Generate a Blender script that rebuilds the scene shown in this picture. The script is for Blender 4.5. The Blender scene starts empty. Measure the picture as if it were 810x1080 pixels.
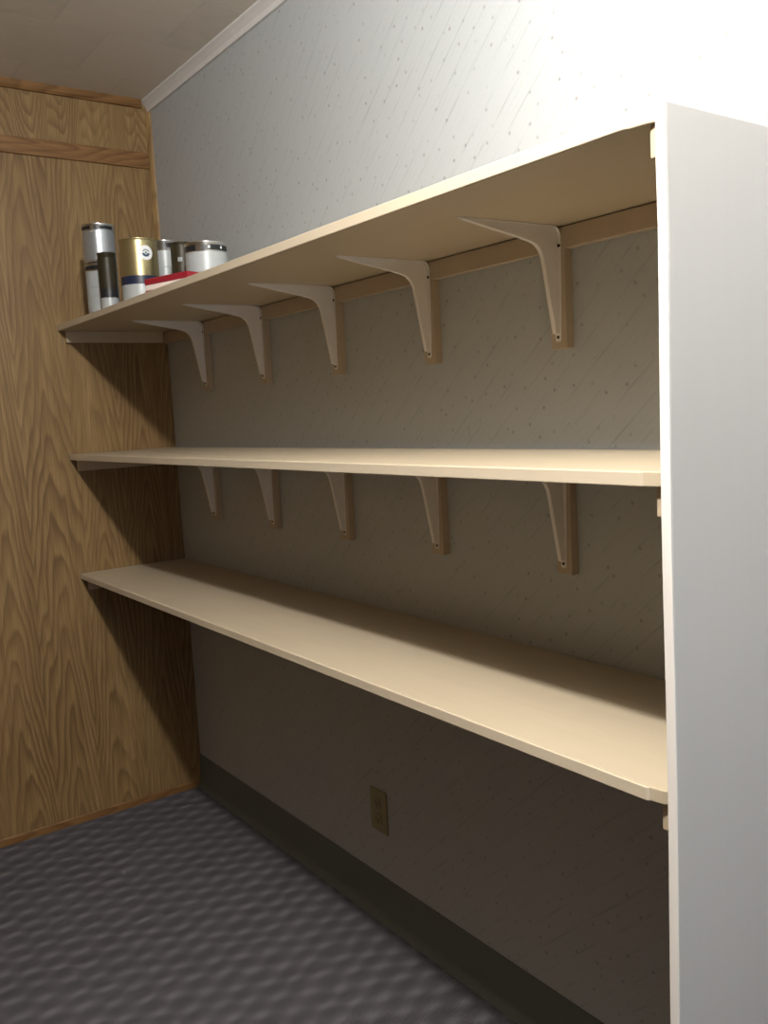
import bpy, bmesh, math, random
from mathutils import Vector, Matrix
random.seed(4)
C = bpy.context.scene.collection
PI = math.pi
# ---------------------------------------------------------------- dimensions (metres)
H = 2.44; D = .377; L = 2.351; T = .019
Z1, Z2, Z3 = 1.684, 1.261, .859
PT = .0135                       # thickness of the upright end panel
X1, Y0 = 4.3, -3.2               # right wall, front wall

# ---------------------------------------------------------------- node helpers
class N:
    def __init__(s, name, rough=.6, spec=.3, metal=0.):
        s.m = bpy.data.materials.new(name); s.m.use_nodes = True
        s.t = s.m.node_tree; s.b = s.t.nodes['Principled BSDF']
        s.b.inputs['Roughness'].default_value = rough
        s.b.inputs['Specular IOR Level'].default_value = spec
        s.b.inputs['Metallic'].default_value = metal
    def n(s, kind, **kw):
        nd = s.t.nodes.new(kind)
        for k, v in kw.items(): setattr(nd, k, v)
        return nd
    def put(s, sock, v):
        if isinstance(v, (int, float)): sock.default_value = v
        elif isinstance(v, tuple): sock.default_value = v
        else: s.t.links.new(v, sock)
    def M(s, op, a, b=0., c=None):
        nd = s.n('ShaderNodeMath', operation=op)
        s.put(nd.inputs[0], a); s.put(nd.inputs[1], b)
        if c is not None: s.put(nd.inputs[2], c)
        return nd.outputs[0]
    def pos(s):
        g = s.n('ShaderNodeNewGeometry'); x = s.n('ShaderNodeSeparateXYZ')
        s.t.links.new(g.outputs['Position'], x.inputs[0]); return x.outputs
    def obj(s):
        g = s.n('ShaderNodeTexCoord'); x = s.n('ShaderNodeSeparateXYZ')
        s.t.links.new(g.outputs['Object'], x.inputs[0]); return x.outputs
    def vec(s, x, y, z=0.):
        c = s.n('ShaderNodeCombineXYZ')
        for i, v in enumerate((x, y, z)): s.put(c.inputs[i], v)
        return c.outputs[0]
    def noise(s, v, scale=1., detail=3., rough=.5, dist=0.):
        nd = s.n('ShaderNodeTexNoise'); s.put(nd.inputs['Vector'], v)
        nd.inputs['Scale'].default_value = scale; nd.inputs['Detail'].default_value = detail
        nd.inputs['Roughness'].default_value = rough; nd.inputs['Distortion'].default_value = dist
        return nd.outputs['Fac']
    def ramp(s, f, stops):
        nd = s.n('ShaderNodeValToRGB'); e = nd.color_ramp.elements
        while len(e) < len(stops): e.new(.5)
        for k, (p, c) in enumerate(stops):
            e[k].position = p; e[k].color = (*c, 1) if len(c) == 3 else c
        s.put(nd.inputs[0], f); return nd.outputs[0]
    def mix(s, f, a, b, mode='MIX'):
        nd = s.n('ShaderNodeMix', data_type='RGBA', blend_type=mode)
        s.put(nd.inputs[0], f)
        s.put(nd.inputs[6], (*a, 1) if isinstance(a, tuple) else a)
        s.put(nd.inputs[7], (*b, 1) if isinstance(b, tuple) else b)
        return nd.outputs[2]
    def col(s, c):
        s.put(s.b.inputs['Base Color'], (*c, 1) if isinstance(c, tuple) else c); return s
    def bump(s, h, strength=.3, dist=.002):
        nd = s.n('ShaderNodeBump'); nd.inputs['Strength'].default_value = strength
        nd.inputs['Distance'].default_value = dist; s.put(nd.inputs['Height'], h)
        s.t.links.new(nd.outputs[0], s.b.inputs['Normal']); return s
def lin(r, g, b):
    f = lambda c: (c/255/12.92 if c/255 <= .04045 else ((c/255+.055)/1.055)**2.4)
    return (f(r), f(g), f(b))

# ---------------------------------------------------------------- materials
def plain(name, c, rough=.55, spec=.3, metal=0., grain=.0):
    s = N(name, rough, spec, metal)
    p = s.obj(); v = s.vec(p[0], p[1], p[2])
    f = s.noise(v, 35, 3)
    s.col(s.mix(f, tuple(k*(1-grain) for k in c), tuple(min(1, k*(1+grain)) for k in c)))
    return s.m

def mat_wallpaper():
    s = N('wallpaper', .5, .4); p = s.pos(); x, z = p[0], p[2]
    ca, sa = math.cos(math.radians(42)), math.sin(math.radians(42))
    al = s.M('ADD', s.M('MULTIPLY', x, ca), s.M('MULTIPLY', z, sa))        # along a streak
    ac = s.M('SUBTRACT', s.M('MULTIPLY', z, ca), s.M('MULTIPLY', x, sa))   # across the streaks
    wob = s.noise(s.vec(s.M('MULTIPLY', al, 6), s.M('MULTIPLY', ac, 6)), 1, 1)
    a2 = s.M('ADD', ac, s.M('MULTIPLY', wob, .008))
    def lines(pitch, w, off, seed):
        q = s.M('ABSOLUTE', s.M('SUBTRACT', s.M('FRACT', s.M('ADD', s.M('DIVIDE', a2, pitch), off)), .5))
        ln = s.M('SUBTRACT', 1., s.M('DIVIDE', q, w)); ln = s.M('MAXIMUM', ln, 0.)
        row = s.M('FLOOR', s.M('ADD', s.M('DIVIDE', a2, pitch), off))
        br = s.noise(s.vec(s.M('MULTIPLY', al, 14), s.M('MULTIPLY', row, 3.7), seed), 1, 2)
        return s.M('MULTIPLY', ln, s.M('MULTIPLY_ADD', br, 4., -1.6))
    l1 = lines(.043, .055, .0, 1.); l2 = lines(.0137, .16, .3, 5.)
    l1 = s.M('MINIMUM', s.M('MAXIMUM', l1, 0.), 1.); l2 = s.M('MINIMUM', s.M('MAXIMUM', l2, 0.), 1.)
    vo = s.n('ShaderNodeTexVoronoi', voronoi_dimensions='2D', feature='F1')
    vo.inputs['Scale'].default_value = 1/.044; vo.inputs['Randomness'].default_value = .8
    s.put(vo.inputs['Vector'], s.vec(al, ac))
    dot = s.M('MULTIPLY_ADD', vo.outputs['Distance'], -14., 1.5)
    dot = s.M('MINIMUM', s.M('MAXIMUM', dot, 0.), 1.)
    sp = s.n('ShaderNodeSeparateColor'); s.t.links.new(vo.outputs['Color'], sp.inputs[0])
    keep = s.M('MULTIPLY_ADD', sp.outputs[0], 1.1, -.1)
    dot = s.M('MULTIPLY', dot, s.M('MAXIMUM', keep, 0.))
    hue = s.mix(sp.outputs[1], (.13, .15, .145), (.18, .12, .11))
    base = s.mix(s.noise(s.vec(x, z), 220, 2), (.42, .45, .463), (.465, .49, .50))
    c = s.mix(s.M('MULTIPLY', l1, .45), base, (.20, .21, .21))
    c = s.mix(s.M('MULTIPLY', l2, .16), c, (.24, .25, .25))
    c = s.mix(s.M('MULTIPLY', dot, .62), c, hue)
    # faint joins between rolls
    q = s.M('ABSOLUTE', s.M('SUBTRACT', s.M('FRACT', s.M('DIVIDE', s.M('ADD', x, -.826), .685)), .5))
    seam = s.M('MAXIMUM', s.M('SUBTRACT', 1., s.M('DIVIDE', q, .0022)), 0.)
    c = s.mix(s.M('MULTIPLY', seam, .22), c, (.35, .35, .34))
    s.col(c)
    s.bump(s.M('SUBTRACT', s.noise(s.vec(x, z), 260, 2), s.M('MULTIPLY', l1, .8)), .18, .001)
    return s.m

def mat_oak(name, along='z', seed=0., dark=1., cell=.16, rise=-.19, tint=(1., 1., 1.)):
    dark *= .66
    """plain-sawn oak veneer, grain along z (panelling) or y (horizontal strips)"""
    s = N(name, .48, .3); p = s.pos()
    a, u = {'z': (p[2], p[1]), 'y': (p[1], p[2]), 'x': (p[2], p[0])}[along]
    w = s.noise(s.vec(s.M('MULTIPLY', u, 3.), s.M('MULTIPLY', a, 1.3), seed), 1, 2)
    uu = s.M('ADD', s.M('ADD', u, .045), s.M('MULTIPLY_ADD', w, .10, -.05))
    k = s.M('DIVIDE', uu, cell)
    du = s.M('MULTIPLY', s.M('SUBTRACT', s.M('FRACT', k), .5), cell)       # metres from the cathedral's axis
    ph = s.noise(s.vec(s.M('MULTIPLY', u, 3.2), seed+3.), 1, 1)
    warp = s.noise(s.vec(s.M('MULTIPLY', u, 13.), s.M('MULTIPLY', a, 1.7), seed+7), 1, 2)
    cone = s.M('SQRT', s.M('ADD', s.M('MULTIPLY', du, du), .0006))
    g = s.M('ADD', s.M('ADD', s.M('MULTIPLY', cone, 1.7), s.M('MULTIPLY', s.M('ADD', a, s.M('MULTIPLY', ph, 2.)), -rise)), s.M('MULTIPLY', warp, .12))
    fr = s.M('FRACT', s.M('MULTIPLY', g, 36.))
    late = s.M('POWER', fr, 2.0)                                            # dark late wood fading backwards
    late = s.M('MULTIPLY', late, s.M('MINIMUM', s.M('MULTIPLY', s.M('SUBTRACT', 1., fr), 6.), 1.))
    st = s.noise(s.vec(s.M('MULTIPLY', u, 330.), s.M('MULTIPLY', a, 7.), seed), 1, 2, .6)
    st2 = s.noise(s.vec(s.M('MULTIPLY', u, 32.), s.M('MULTIPLY', a, .8), seed+2), 1, 3, .6)
    patch = s.noise(s.vec(s.M('MULTIPLY', u, 5.), s.M('MULTIPLY', a, 1.6), seed+9), 1, 2)
    amt = s.M('MULTIPLY', late, s.M('MULTIPLY_ADD', patch, 2.4, -.45))
    lo = (.33*dark, .205*dark, .080*dark); hi = (.49*dark, .325*dark, .140*dark)
    c = s.mix(s.M('MULTIPLY_ADD', st2, 2.2, -.6), lo, hi)
    c = s.mix(s.M('MINIMUM', s.M('MAXIMUM', amt, 0.), .62), c, (.12*dark, .062*dark, .020*dark))
    c = s.mix(s.M('MULTIPLY', s.M('MAXIMUM', s.M('MULTIPLY_ADD', st, 3.2, -1.3), 0.), .7), c, (.19*dark, .10*dark, .04*dark))
    c = s.mix(1., c, tint, 'MULTIPLY')
    s.col(c); s.bump(st, .12, .0008)
    return s.m

def mat_carpet():
    s = N('carpet', .95, .05); p = s.pos(); x, y = p[0], p[1]
    n1 = s.noise(s.vec(x, y, 0.), 9, 2); n2 = s.noise(s.vec(x, y, 4.), 9, 2)
    u = s.M('MULTIPLY', s.M('ADD', x, s.M('MULTIPLY_ADD', n1, .030, -.015)), 2*PI/.066)
    v = s.M('MULTIPLY', s.M('ADD', y, s.M('MULTIPLY_ADD', n2, .05, -.025)), 2*PI/.125)
    h = s.M('MULTIPLY', s.M('COSINE', s.M('MULTIPLY', u, 1.)), s.M('COSINE', v))
    h = s.M('MULTIPLY_ADD', h, .5, .5)
    rib = s.M('MULTIPLY_ADD', s.M('SINE', s.M('MULTIPLY', s.M('ADD', x, s.M('MULTIPLY', y, .35)), 2*PI/.0065)), .5, .5)
    f = s.noise(s.vec(x, y, 0.), 330, 2, .7)
    blotch = s.noise(s.vec(x, y, 2.), 5, 3)
    c = s.mix(s.M('MULTIPLY_ADD', f, 1.8, -.4), (.030, .027, .033), (.108, .097, .111))
    c = s.mix(s.M('MULTIPLY', s.M('POWER', h, 2.), .75), c, (.26, .24, .268))
    c = s.mix(s.M('MULTIPLY', rib, .35), c, (.045, .041, .045))
    c = s.mix(s.M('MULTIPLY_ADD', blotch, 1.2, -.4), c, s.mix(.5, c, (.08, .09, .10)))
    s.col(c)
    hh = s.M('ADD', s.M('MULTIPLY', h, 1.), s.M('ADD', s.M('MULTIPLY', f, .45), s.M('MULTIPLY', rib, .10)))
    s.bump(hh, 1., .016)
    s.b.inputs['Sheen Weight'].default_value = .1
    return s.m

def mat_ceiling():
    s = N('ceiling_tile', .5, .3); p = s.pos(); x, y = p[0], p[1]
    W = .305
    k = s.M('DIVIDE', s.M('ADD', x, -.470+W*10), W); row = s.M('FLOOR', k)
    e1 = s.M('ABSOLUTE', s.M('SUBTRACT', s.M('FRACT', s.M('ADD', k, .5)), .5))
    off = s.M('MULTIPLY', s.M('FRACT', s.M('MULTIPLY', row, .5)), 1.)
    k2 = s.M('ADD', s.M('DIVIDE', s.M('ADD', y, .145+W*20), W), off)
    e2 = s.M('ABSOLUTE', s.M('SUBTRACT', s.M('FRACT', s.M('ADD', k2, .5)), .5))
    e = s.M('MINIMUM', e1, e2)
    seam = s.M('MAXIMUM', s.M('SUBTRACT', 1., s.M('DIVIDE', e, .012)), 0.)
    wn = s.n('ShaderNodeTexWhiteNoise', noise_dimensions='2D'); s.put(wn.inputs['Vector'], s.vec(row, s.M('FLOOR', k2)))
    cl = s.noise(s.vec(x, y), 16, 4)
    c = s.mix(wn.outputs['Value'], (.66, .62, .54), (.74, .69, .61))
    c = s.mix(s.M('MULTIPLY_ADD', cl, 1.2, -.3), c, (.78, .71, .65))
    c = s.mix(s.M('MULTIPLY', seam, .22), c, (.45, .42, .37))
    s.col(c)
    s.bump(s.M('SUBTRACT', s.M('MULTIPLY', s.noise(s.vec(x, y), 90, 3), .25), seam), .35, .003)
    return s.m

def mat_paint(name, c, rough=.42, axis=0, streak=.06, stain=None):
    """brushed paint on a board, faint strokes along the board's length (axis)"""
    s = N(name, rough, .35); p = s.pos()
    sc = [60., 60., 60.]; sc[axis] = 2.5
    v = s.vec(*[s.M('MULTIPLY', p[i], sc[i]) for i in range(3)])
    f = s.noise(v, 1, 3)
    blot = s.noise(s.vec(p[0], p[1], p[2]), 7, 3)
    k = s.M('MULTIPLY_ADD', s.M('ADD', f, blot), .8, -.3)
    cc = s.mix(k, tuple(q*(1-streak) for q in c), tuple(min(1, q*(1+streak)) for q in c))
    if stain: # few scuffs
        vo = s.n('ShaderNodeTexVoronoi'); vo.inputs['Scale'].default_value = 9
        s.put(vo.inputs['Vector'], s.vec(p[0], s.M('MULTIPLY', p[1], 1.4), p[2]))
        sc_ = s.M('MAXIMUM', s.M('MULTIPLY_ADD', vo.outputs['Distance'], -22., 1.), 0.)
        cc = s.mix(s.M('MULTIPLY', sc_, .35), cc, stain)
    s.col(cc); s.bump(f, .1, .001)
    return s.m

MAT = dict(
    wallpaper=mat_wallpaper(), oak=mat_oak('oak_panelling'),
    oak_cross=mat_oak('oak_cross', 'x', 3.), oak_upper=mat_oak('oak_panelling_upper', seed=21., cell=.10, rise=.50),
    oak_strip=mat_oak('oak_strip', 'y', 5., .86, tint=(1., .80, .66)), oak_trim=mat_oak('oak_corner', 'z', 11., 1.2),
    carpet=mat_carpet(), ceiling=mat_ceiling(),
    beige=mat_paint('beige_paint', (.51, .43, .31), .42, 0),
    beige_v=mat_paint('beige_paint_upright', (.46, .375, .275), .5, 2),
    beige_y=mat_paint('beige_paint_cleat', (.48, .39, .27), .5, 1),
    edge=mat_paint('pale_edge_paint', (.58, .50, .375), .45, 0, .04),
    panel=mat_paint('white_panel_paint', (.52, .50, .47), .5, 2, .02, (.42, .41, .38)),
    panel_edge=mat_paint('panel_edge_lamplit', (.84, .80, .75), .5, 2, .03),  # paler than the panel: the lamp's glare on the edge is put into the colour
    white_trim=plain('white_trim', (.72, .71, .70), .5, .3, 0, .03),
    bracket=plain('bracket_enamel', (.78, .75, .72), .42, .4, 0, .03),
    screw=plain('dark_screw', (.03, .02, .015), .5, .4, .4, .1),
    base=plain('vinyl_base', (.122, .134, .125), .5, .35, 0, .08),
    off_white=plain('room_paint', (.60, .58, .54), .8, .2, 0, .02),
    plate=plain('outlet_plate', (.31, .285, .17), .45, .4, 0, .03),
    slot=plain('outlet_slot', (.02, .018, .012), .6),
    steel=plain('can_steel', (.62, .63, .64), .28, .5, 1., .04),
    label_white=plain('white_label', (.40, .43, .44), .38, .4, .1, .03),
    label_silver=plain('silver_label', (.42, .45, .48), .30, .5, .7, .03),
    label_black=plain('black_band', (.012, .014, .018), .4, .4, 0, .1),
    label_navy=plain('navy_band', (.012, .018, .045), .4, .4, 0, .1),
    label_olive=plain('dark_olive_label', (.030, .024, .012), .45, .35, .1, .1),
    gold=plain('gold_label', (.40, .34, .18), .33, .5, .85, .04),
    badge=plain('white_badge', (.80, .82, .82), .4),
    badge_blue=plain('blue_emblem', (.05, .09, .14), .4),
    grey_print=plain('grey_print', (.30, .33, .34), .5),
    red=plain('red_cover', (.27, .014, .026), .4, .4, 0, .08),
    pages=plain('white_page_edge', (.80, .70, .66), .7, .2, 0, .06),
)

# ---------------------------------------------------------------- mesh helpers
def finish(name, bm, mat, parent=None, loc=None, bevel=0., smooth=None):
    bmesh.ops.recalc_face_normals(bm, faces=bm.faces)
    me = bpy.data.meshes.new(name); bm.to_mesh(me); bm.free()
    o = bpy.data.objects.new(name, me); C.objects.link(o)
    mats = mat if isinstance(mat, list) else [mat]
    for m in mats: me.materials.append(MAT[m])
    if parent: o.parent = parent
    if loc is not None: o.location = loc
    if bevel:
        b = o.modifiers.new('bevel', 'BEVEL'); b.width = bevel; b.segments = 2; b.limit_method = 'ANGLE'; b.angle_limit = .7
    if smooth:
        for p in me.polygons: p.use_smooth = True
        me.set_sharp_from_angle(angle=smooth)
    return o
def box(bm, a, b, mi=0):
    v = [bm.verts.new((x, y, z)) for z in (a[2], b[2]) for y in (a[1], b[1]) for x in (a[0], b[0])]
    for f in ((0,1,3,2), (4,6,7,5), (0,4,5,1), (2,3,7,6), (0,2,6,4), (1,5,7,3)):
        bm.faces.new([v[i] for i in f]).material_index = mi
def prism(bm, pts, fn, a, b, mi=0):
    """pts: 2D outline, fn(u, v, w) -> xyz, extruded w from a to b"""
    A = [bm.verts.new(fn(u, v, a)) for u, v in pts]; B = [bm.verts.new(fn(u, v, b)) for u, v in pts]
    n = len(pts); bm.faces.new(A).material_index = mi; bm.faces.new(B[::-1]).material_index = mi
    for i in range(n): bm.faces.new((A[i], A[(i+1) % n], B[(i+1) % n], B[i])).material_index = mi
def lathe(bm, prof, seg=48, mi=0, a0=0., a1=2*PI):
    full = abs(a1-a0-2*PI) < 1e-6; n = seg if full else seg+1; rings = []
    for r, z in prof:
        if r < 1e-6: rings.append([bm.verts.new((0, 0, z))]); continue
        rings.append([bm.verts.new((r*math.cos(a0+(a1-a0)*i/seg), r*math.sin(a0+(a1-a0)*i/seg), z)) for i in range(n)])
    for A, B in zip(rings, rings[1:]):
        for i in range(seg):
            j = (i+1) % n
            q = [A[0]] if len(A) == 1 else [A[i], A[j]]
            q += [B[0]] if len(B) == 1 else [B[j], B[i]]
            if len(q) >= 3: bm.faces.new(q).material_index = mi
def tag(o, label, cat, group=None):
    o['label'] = label; o['category'] = cat
    if group: o['group'] = group
    return o
def empty(name, loc, rz=0.):
    o = bpy.data.objects.new(name, None); C.objects.link(o); o.location = loc
    o.rotation_euler = (0, 0, rz); o.empty_display_size = .05; return o
def structure(o): o['kind'] = 'structure'; return o
def block(name, a, b, mat, parent=None, bevel=0.):
    """box whose origin lies at the centre of its underside"""
    c = Vector(((a[0]+b[0])/2, (a[1]+b[1])/2, a[2])); bm = bmesh.new()
    box(bm, Vector(a)-c, Vector(b)-c); return finish(name, bm, mat, parent, c, bevel)

# ---------------------------------------------------------------- the room
structure(block('floor', (-.1, Y0-.1, -.1), (X1+.1, .1, 0), 'carpet'))
structure(block('ceiling', (-.1, Y0-.1, H), (X1+.1, .1, H+.1), 'ceiling'))
structure(block('wall_back', (-.1, 0, 0), (X1+.1, .1, H), 'wallpaper'))
structure(block('wall_left', (-.1, Y0, 0), (0, 0, 2.24), 'oak'))
structure(block('wall_left_upper', (-.1, Y0, 2.24), (0, 0, H), 'oak_upper'))
structure(block('wall_front', (-.1, Y0-.1, 0), (X1+.1, Y0, H), 'oak_cross'))
WY0, WY1, WZ0, WZ1 = -1.05, -.30, .85, 1.85                                    # unseen window, added to light the end panel's outer face
bm = bmesh.new()
box(bm, (X1, Y0, 0), (X1+.1, 0, WZ0)); box(bm, (X1, Y0, WZ1), (X1+.1, 0, H))
box(bm, (X1, Y0, WZ0), (X1+.1, WY0, WZ1)); box(bm, (X1, WY1, WZ0), (X1+.1, 0, WZ1))
structure(finish('wall_right', bm, 'oak'))
bm = bmesh.new()
for a, b in (((X1-.02, WY0-.05, WZ0-.05), (X1, WY1+.05, WZ0)), ((X1-.02, WY0-.05, WZ1), (X1, WY1+.05, WZ1+.05)),
             ((X1-.02, WY0-.05, WZ0), (X1, WY0, WZ1)), ((X1-.02, WY1, WZ0), (X1, WY1+.05, WZ1)),
             ((X1+.03, WY0, 1.33), (X1+.06, WY1, 1.37))): box(bm, a, b)
structure(finish('fill_window_1', bm, 'white_trim'))

# ceiling moulding on the wallpapered wall, a coved profile
pts = [(0, 0), (-.030, 0), (-.030, -.006), (-.022, -.012), (-.012, -.022), (-.008, -.034), (0, -.034)]
bm = bmesh.new(); prism(bm, pts, lambda u, v, w: (w, u, H+v), .0, X1)
structure(finish('trim_1', bm, 'white_trim', bevel=.001))
# oak strips on the panelled wall
pts = [(0, 0), (.016, 0), (.016, -.018), (.010, -.026), (0, -.026)]
bm = bmesh.new(); prism(bm, pts, lambda u, v, w: (u, w, H+v), Y0, -.031)
structure(finish('trim_2', bm, 'oak_strip'))
bm = bmesh.new(); box(bm, (0, Y0, 2.216), (.009, -.018, 2.268))
structure(finish('trim_3', bm, 'oak_strip', bevel=.002))
pts = [(0, 0), (.014, 0), (.012, -.006), (.006, -.012), (0, -.016)]
bm = bmesh.new(); prism(bm, pts, lambda u, v, w: (u, v, w), Z1+.001, H-.035)
structure(finish('trim_4', bm, 'oak_trim'))
pts = [(0, 0), (.005, 0), (.005, .022), (.003, .025), (0, .025)]
bm = bmesh.new(); prism(bm, pts, lambda u, v, w: (u, w, v), Y0, -.02)
structure(finish('baseboard_left', bm, 'oak_strip'))
# dark vinyl cove base along the wallpapered wall
pts = [(0, 0), (-.020, 0), (-.018, .004), (-.009, .012), (-.005, .024), (-.005, .118), (-.003, .122), (0, .122)]
for x0, x1 in ((0, L), (L+PT, X1)):
    bm = bmesh.new(); prism(bm, pts, lambda u, v, w: (w, u, v), x0, x1)
    structure(finish('baseboard_back', bm, 'base', smooth=.6))

# ---------------------------------------------------------------- duplex outlet
t = empty('electrical_outlet', (1.163, 0, .248))
tag(t, 'beige duplex wall outlet low on the wallpapered wall under the bottom shelf', 'outlet')
bm = bmesh.new(); box(bm, (-.036, -.006, 0), (.036, 0, .116)); finish('cover_plate', bm, 'plate', t, bevel=.003)
for z in (.036, .080):
    bm = bmesh.new()
    pts = [(.0165*math.cos(a), max(-.012, min(.012, .0165*math.sin(a)))) for a in [2*PI*i/24 for i in range(24)]]
    prism(bm, pts, lambda u, v, w: (u, w, z+v), -.0085, -.006)
    r = finish('socket', bm, 'plate', t)
    bm = bmesh.new()
    for sx, h in ((-.0065, .008), (.0065, .006)): box(bm, (sx-.001, -.0090, z+.001-h/2), (sx+.001, -.0085, z+.001+h/2))
    box(bm, (-.002, -.0090, z-.009), (.002, -.0085, z-.0055))
    finish('slot', bm, 'slot', r)
bm = bmesh.new(); prism(bm, [(.003*math.cos(i*PI/6), .003*math.sin(i*PI/6)) for i in range(12)], lambda u, v, w: (u, w, .058+v), -.0075, -.006)
finish('screw', bm, 'steel', t)

# ---------------------------------------------------------------- end panel
bm = bmesh.new(); box(bm, (-PT/2, -D+.0025, 0), (PT/2, -.001, Z1-.002))
bmesh.ops.subdivide_edges(bm, edges=[e for e in bm.edges if abs(e.verts[0].co.z-e.verts[1].co.z) > 1], cuts=24)
for v in bm.verts:                                   # hand-cut board: its front edge wanders a little
    if v.co.y < -.3 and 0 < v.co.z < 1.6: v.co.y += .0015*math.sin(v.co.z*9)
o = finish('end_panel', bm, 'panel', None, (L+PT/2, 0, 0), bevel=.0015)
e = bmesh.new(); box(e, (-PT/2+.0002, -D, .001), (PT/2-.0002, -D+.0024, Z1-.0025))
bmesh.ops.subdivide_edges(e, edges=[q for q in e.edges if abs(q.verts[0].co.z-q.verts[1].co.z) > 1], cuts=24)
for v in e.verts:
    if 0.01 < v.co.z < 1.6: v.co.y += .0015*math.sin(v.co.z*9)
e = finish('front_edge', e, 'panel_edge', o, bevel=.0007); e['label'] = 'white painted front edge, lamp glare put into its colour'
tag(o, 'tall white painted plywood upright closing the right end of the shelves', 'panel')

# ---------------------------------------------------------------- shelves
def shelf(name_label, z, cut):
    x0, x1 = .002, L-.0005
    cx, cd = cut
    pts = [(x0, -.001), (x0, -D), (x1-cx, -D), (x1-cx*.35, -D+cd*.45), (x1, -D+cd), (x1, -.001)]
    t = empty('wall_shelf', (x0, -D, z-T))
    f = lambda u, v, w: (u-x0, v+D, w)
    bm = bmesh.new()
    prism(bm, [(x0, -.001), (x0, -D+.004), (x1-cx*.9, -D+.004), (x1-cx*.35, -D+cd*.45+.001), (x1, -D+cd), (x1, -.001)], f, 0, T)
    finish('board', bm, 'beige', t, bevel=.0015)
    bm = bmesh.new(); prism(bm, [(x0, -D+.0038), (x0, -D), (x1-cx, -D), (x1-cx*.9, -D+.0038)], f, .0004, T-.0004)
    finish('front_edge', bm, 'edge', t, bevel=.0012)
    tag(t, name_label, 'shelf', None)
    return t
shelf('top beige painted wall shelf carrying the cans, lit front edge and shaded underside', Z1, (.045, .014))
shelf('middle beige painted wall shelf seen almost edge-on, with nothing on it', Z2, (.03, .010))
shelf('lowest beige painted wall shelf, empty, its broad top seen from above', Z3, (.03, .012))

# cleats at both ends, ledgers along the wall, backing strips behind the brackets
SN = {Z1: 'top', Z2: 'middle', Z3: 'lowest'}
CL = {Z1: .030, Z2: .030, Z3: .034}
for z in (Z1, Z2, Z3):
    h = .038
    o = block('shelf_cleat', (.001, -.355, z-T-h), (.018, -.021, z-T-.0003), 'beige_y', bevel=.0015)
    tag(o, f'beige wooden cleat on the oak wall carrying the left end of the {SN[z]} shelf', 'cleat', 'wooden cleats under the shelf ends')
    o = block('shelf_cleat', (L-.0185, -.362, z-T-h), (L-.0005, -.021, z-T-.0003), 'beige_y', bevel=.0015)
    tag(o, f'beige wooden cleat on the white upright holding the right end of the {SN[z]} shelf', 'cleat', 'wooden cleats under the shelf ends')
    o = block('shelf_ledger', (.001, -.019, z-T-.040), (L-.0005, -.0005, z-T-.002), 'beige_v', bevel=.0012)
    tag(o, f'long beige wooden ledger strip on the wallpaper under the back of the {SN[z]} shelf', 'ledger', 'ledger strips behind the shelves')

# ---------------------------------------------------------------- brackets
def arc(cx, cy, r, a0, a1, n=6):
    return [(cx+r*math.cos(math.radians(a0+(a1-a0)*i/n)), cy+r*math.sin(math.radians(a0+(a1-a0)*i/n))) for i in range(n+1)]
def make_bracket():
    AH, AV = .232, .205                                # horizontal arm, vertical leg
    t = empty('shelf_bracket', (0, 0, 0))
    # pressed flange: follows the wall, bends round the corner, follows the shelf
    path = [(-.0008, -AV)] + [(-.0008, -AV+.004), (-.0008, -.12), (-.0008, -.04)] + \
           [(-.018+.0172*math.cos(a), -.018+.0172*math.sin(a)) for a in [PI/2*i/6 for i in range(7)]] + \
           [(-.05, -.0008), (-.13, -.0008), (-AH+.004, -.0008), (-AH, -.0008)]
    wid = [.0045, .0065, .0095, .0115] + [.012]*7 + [.0115, .0092, .0062, .0040]
    bm = bmesh.new(); rows = []
    for k, ((y, z), w) in enumerate(zip(path, wid)):
        a = path[max(0, k-1)]; b = path[min(len(path)-1, k+1)]
        d = Vector((b[0]-a[0], b[1]-a[1])).normalized(); nrm = Vector((d.y, -d.x))*.0007
        rows.append([bm.verts.new((s*w, y+q*nrm.x, z+q*nrm.y)) for s, q in ((-1, 1), (1, 1), (1, -1), (-1, -1))])
    for A, B in zip(rows, rows[1:]):
        for i in range(4): bm.faces.new((A[i], A[(i+1) % 4], B[(i+1) % 4], B[i]))
    bm.faces.new(rows[0]); bm.faces.new(rows[-1][::-1])
    finish('flange', bm, 'bracket', t, smooth=.6)
    # raised rib: thin, deep at the corner, tapering to both tips
    outer = [(-.0015, -AV+.014), (-.0015, -.022)] + arc(-.020, -.020, .0185, 0, 90, 6)[1:] + [(-AH+.006, -.0015)]
    inner = [(-AH+.006, -.0030), (-.17, -.0125), (-.10, -.0235)] + \
            [(-.068, -.0295), (-.055, -.034), (-.0445, -.043), (-.0385, -.055)] + [(-.0345, -.072), (-.0235, -.13), (-.0120, -AV+.014)]
    o_pts = outer + inner
    bm = bmesh.new(); prism(bm, o_pts, lambda u, v, w: (w, u, v), -.0045, .0045)
    finish('rib', bm, 'bracket', t, bevel=.0022, smooth=.5)
    for x, z, r in ((0., -AV+.008, .0029), (.0082, -.034, .0030)):
        bm = bmesh.new()
        ring = [(r*math.cos(i*PI/8), r*math.sin(i*PI/8)) for i in range(16)]
        prism(bm, ring, lambda u, v, w: (x+u, w, z+v), -.0034, -.0014)
        finish('screw', bm, 'screw', t, bevel=.0006)
    return t
proto = make_bracket(); used = False
BX = [1.863, 1.485, 1.108, .724, .332]
WHERE = ['nearest the white upright, first from the right', 'second from the right', 'in the middle of the row of five',
         'second from the left', 'closest to the oak wall, last on the left']
def copy_tree(r):
    c = r.copy(); C.objects.link(c)
    for ch in list(r.children):
        d = ch.copy(); C.objects.link(d); d.parent = c
    return c
jobs = []
for z, nm in ((Z1, 'top'), (Z2, 'middle')):
    for x, wh in zip(BX, WHERE): jobs.append((x + (0 if z == Z1 else -.004), z, nm, wh))
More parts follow.
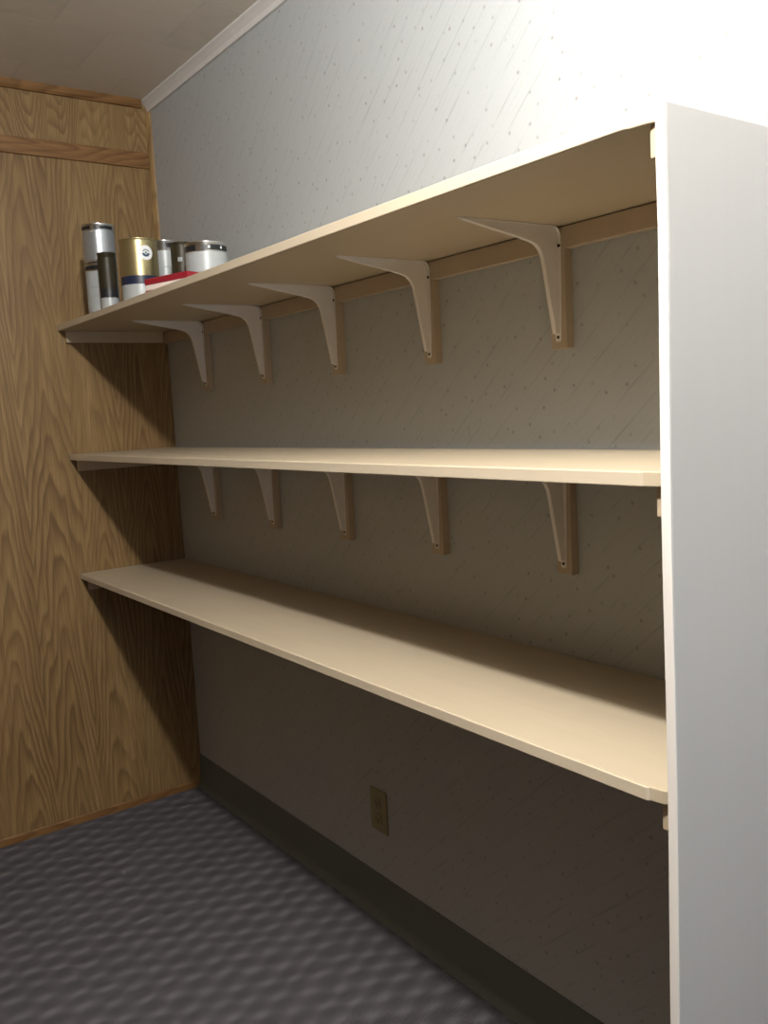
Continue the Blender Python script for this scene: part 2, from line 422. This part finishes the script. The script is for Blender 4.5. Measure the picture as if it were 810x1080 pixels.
for k, (x, z, nm, wh) in enumerate(jobs):
    b = proto if k == 0 else copy_tree(proto)
    b.location = (x, -.0192, z-T-.0002)
    tag(b, f'white metal bracket under the {nm} shelf, {wh}', 'bracket', f'brackets under the {nm} shelf')
    wh2 = wh.replace(', first from the right', '').replace(', last on the left', '').replace('row of five', 'row')
    s = block('mounting_strip', (x-.019, -.019, z-T-.218), (x+.019, -.0001, z-T-.040), 'beige_v', bevel=.001)
    tag(s, f'beige strip behind the {nm} shelf bracket {wh2}', 'strip', f'mounting strips under the {nm} shelf')

# ---------------------------------------------------------------- cans on the top shelf
def shell(bm, r, z0, z1, mi=0, a0=0., a1=2*PI, seg=48): lathe(bm, [(r, z0), (r, z1)], seg, mi, a0, a1)
def can(name, label, cat, loc, r, h, bands, seg=56, facing=0., lid='steel', body='steel'):
    """bands: (part, material, z0, z1, a0 deg, a1 deg) wrapped round the body, angle 0 = towards the viewer's side"""
    t = empty(name, loc, facing)
    bm = bmesh.new()
    lathe(bm, [(0, .003), (r-.004, .003), (r-.003, 0), (r, .0005), (r+.0012, .002), (r, .004), (r, h-.006), (r+.0014, h-.004), (r+.0014, h-.001),
               (r-.001, h), (r-.003, h-.001), (r-.003, h-.005), (r*.84, h-.006)], seg)
    finish('can_body', bm, body, t, smooth=.7)
    bm = bmesh.new()
    lathe(bm, [(r*.84+.001, h-.006), (r*.84, h-.002), (r*.78, h-.0015), (r*.75, h-.004), (0, h-.004)], seg)
    finish('lid', bm, lid, t, smooth=.7)
    for part, m, z0, z1, a0, a1 in bands:
        bm = bmesh.new(); rr = r+.0004
        n = max(6, int(seg*abs(a1-a0)/360))
        if abs(a1-a0) >= 360: lathe(bm, [(r, z0), (rr, z0+.0003), (rr, z1-.0003), (r, z1)], n, 0)
        else:
            rr += .0003
            lathe(bm, [(r-.0002, z0), (rr, z0+.0003), (rr, z1-.0003), (r-.0002, z1)], n, 0, math.radians(a0), math.radians(a1))
        finish(part, bm, m, t, smooth=.7)
    return t
FC = math.radians(-20)      # side of a can that faces the camera (world angle), local 0 degrees
tz = Z1+.0006
A = (.300, -.318)
t = can('paint_can', '', '', (A[0], A[1], tz), .0465, .147,
        [('label', 'label_white', .006, .124, 0, 360), ('label_band', 'label_black', .128, .140, -75, 16), ('label_print', 'grey_print', .075, .078, -45, 10),
         ('label_print', 'grey_print', .050, .052, -45, 10)], facing=FC)
tag(t, 'tall white can with a short black band, bottom of the stack against the oak wall', 'can')
t = can('paint_can', '', '', (A[0], A[1], tz+.1482), .0465, .114,
        [('label', 'label_silver', .006, .094, 0, 360), ('label_band', 'label_black', .097, .107, -80, -28), ('label_band', 'label_black', .097, .107, -14, 60)], facing=FC)
tag(t, 'silver can with black band stacked on top of the tall white can', 'can')
t = can('spray_can', '', '', (.392, -.332, tz), .0255, .166,
        [('label', 'label_olive', .062, .150, 0, 360), ('label_band', 'label_black', .036, .062, 0, 360), ('base_band', 'label_white', .004, .036, 0, 360)],
        facing=FC, body='label_olive', lid='label_black')
tag(t, 'narrow dark brown can with pale base between the stack and the gold can', 'can')
g = can('paint_can', '', '', (.550, -.295, tz), .0525, .175,
        [('label', 'gold', .073, .169, 0, 360), ('label_band', 'label_navy', .050, .073, 0, 360), ('base_band', 'label_white', .004, .050, 0, 360)], facing=FC, body='gold')
# round badge with an emblem, bent to the can's side
def badge(parent, r, zc, ac, R, mat, off, name='badge', inner=0., a0=0., a1=360.):
    bm = bmesh.new(); n = 28; ring = [];
    def P(q, an):
        s = q*math.cos(an); v = q*math.sin(an)
        th = math.radians(ac)+s/r; rr = r+off
        return (rr*math.cos(th), rr*math.sin(th), zc+v)
    qs = [inner, (inner+R)/2, R]; rows = []
    for q in qs: rows.append([bm.verts.new(P(q, math.radians(a0+(a1-a0)*i/n))) for i in range(n+1)])
    for X, Y in zip(rows, rows[1:]):
        for i in range(n): bm.faces.new((X[i], X[i+1], Y[i+1], Y[i]))
    bmesh.ops.remove_doubles(bm, verts=bm.verts, dist=1e-5)
    o = finish(name, bm, mat, parent)
    m = o.modifiers.new('thick', 'SOLIDIFY'); m.thickness = .0004; return o
bd = badge(g, .0525, .134, 20, .0200, 'badge', .0010)
for args in ((.0110, 'badge_blue', .0016, .0045, 190, 350), (.0100, 'grey_print', .0016, .0060, 20, 160), (.0026, 'badge_blue', .0016, 0., 0, 360)):
    R_, m_, of_, in_, q0, q1 = args; e = badge(g, .0525, .134, 20, R_, m_, of_, 'emblem', in_, q0, q1)
    e.parent = bd
tag(g, 'tall gold can with a round white badge and navy lower band', 'can')
t = can('paint_can', '', '', (.438, -.170, tz), .0370, .200,
        [('label', 'label_white', .006, .170, 0, 360), ('label_band', 'label_black', .178, .192, -10, 28), ('label_print', 'grey_print', .120, .124, -10, 70)], facing=FC)
tag(t, 'white can with a short black band half hidden behind the gold can', 'can')
t = can('paint_can', '', '', (.640, -.205, tz), .0300, .158,
        [('label', 'label_olive', .004, .150, 0, 360), ('label_print', 'grey_print', .104, .116, -28, -4)], facing=FC, body='label_olive')
tag(t, 'narrow dark can with a pale smudged label between two white cans', 'can')
t = can('paint_can', '', '', (.812, -.213, tz), .0545, .124,
        [('label', 'label_white', .006, .098, 0, 360), ('label_band', 'label_black', .101, .115, -85, -34), ('label_band', 'label_black', .101, .115, -18, 70),
         ('label_print', 'badge', .105, .112, 0, 6), ('label_print', 'badge', .105, .112, 36, 42)], facing=FC)
tag(t, 'wide white can with black rim band, furthest right on the top shelf', 'can')

# red book
a, b = Vector((.745, -.362)), Vector((.905, -.312))
d = (b-a); ln = d.length; rz = math.atan2(d.y, d.x)
t = empty('book', (a.x, a.y, tz), rz)
for nm, m, z0, z1, ins in (('cover', 'red', .0, .008, 0), ('pages', 'pages', .008, .022, .0010), ('cover', 'red', .022, .038, 0)):
    bm = bmesh.new(); box(bm, (ins, ins, z0), (ln-ins, .048-ins, z1)); finish(nm, bm, m, t, bevel=.0015)
tag(t, 'red book with pale page edges lying in front of the cans', 'book')

# ---------------------------------------------------------------- light
def lamp(name, kind, loc, power, color, **kw):
    l = bpy.data.lights.new(name, kind); l.energy = power; l.color = color
    for k, v in kw.items(): setattr(l, k, v)
    o = bpy.data.objects.new(name, l); C.objects.link(o); o.location = loc; return o
lamp('ceiling_bulb', 'POINT', (2.52, -.98, 2.34), 125, (1., .975, .94), shadow_soft_size=.04)
w = lamp('panel_fill_light', 'AREA', (X1+.12, (WY0+WY1)/2, (WZ0+WZ1)/2), 12, (.60, .78, 1.), shape='RECTANGLE', size=WZ1-WZ0, size_y=WY1-WY0)  # added bluish fill for the end panel's outer face
w.rotation_euler = (0, math.radians(90), 0)
wd = bpy.data.worlds.new('sky'); bpy.context.scene.world = wd; wd.use_nodes = True
wd.node_tree.nodes['Background'].inputs[0].default_value = (.6, .75, 1, 1); wd.node_tree.nodes['Background'].inputs[1].default_value = .3

# ---------------------------------------------------------------- camera
cam = bpy.data.cameras.new('camera'); co = bpy.data.objects.new('camera', cam); C.objects.link(co)
yw, pt, rl, f = .9495, -.1139, -.0536, 937.7
F = Vector((-math.sin(yw)*math.cos(pt), math.cos(yw)*math.cos(pt), math.sin(pt)))
R = F.cross(Vector((0, 0, 1))).normalized(); U = R.cross(F)
R2 = R*math.cos(rl)+U*math.sin(rl); U2 = U*math.cos(rl)-R*math.sin(rl)
mw = Matrix((R2, U2, -F)).transposed().to_4x4(); mw.translation = (3.0162, -1.2616, 1.3519)
co.matrix_world = mw; cam.sensor_width = 36; cam.lens = 36*f/1080; cam.clip_start = .02
s = bpy.context.scene; s.camera = co
s.view_settings.view_transform = 'Standard'; s.view_settings.look = 'None'
s.view_settings.exposure = 0.; s.view_settings.gamma = 1.; s.view_settings.use_curve_mapping = False
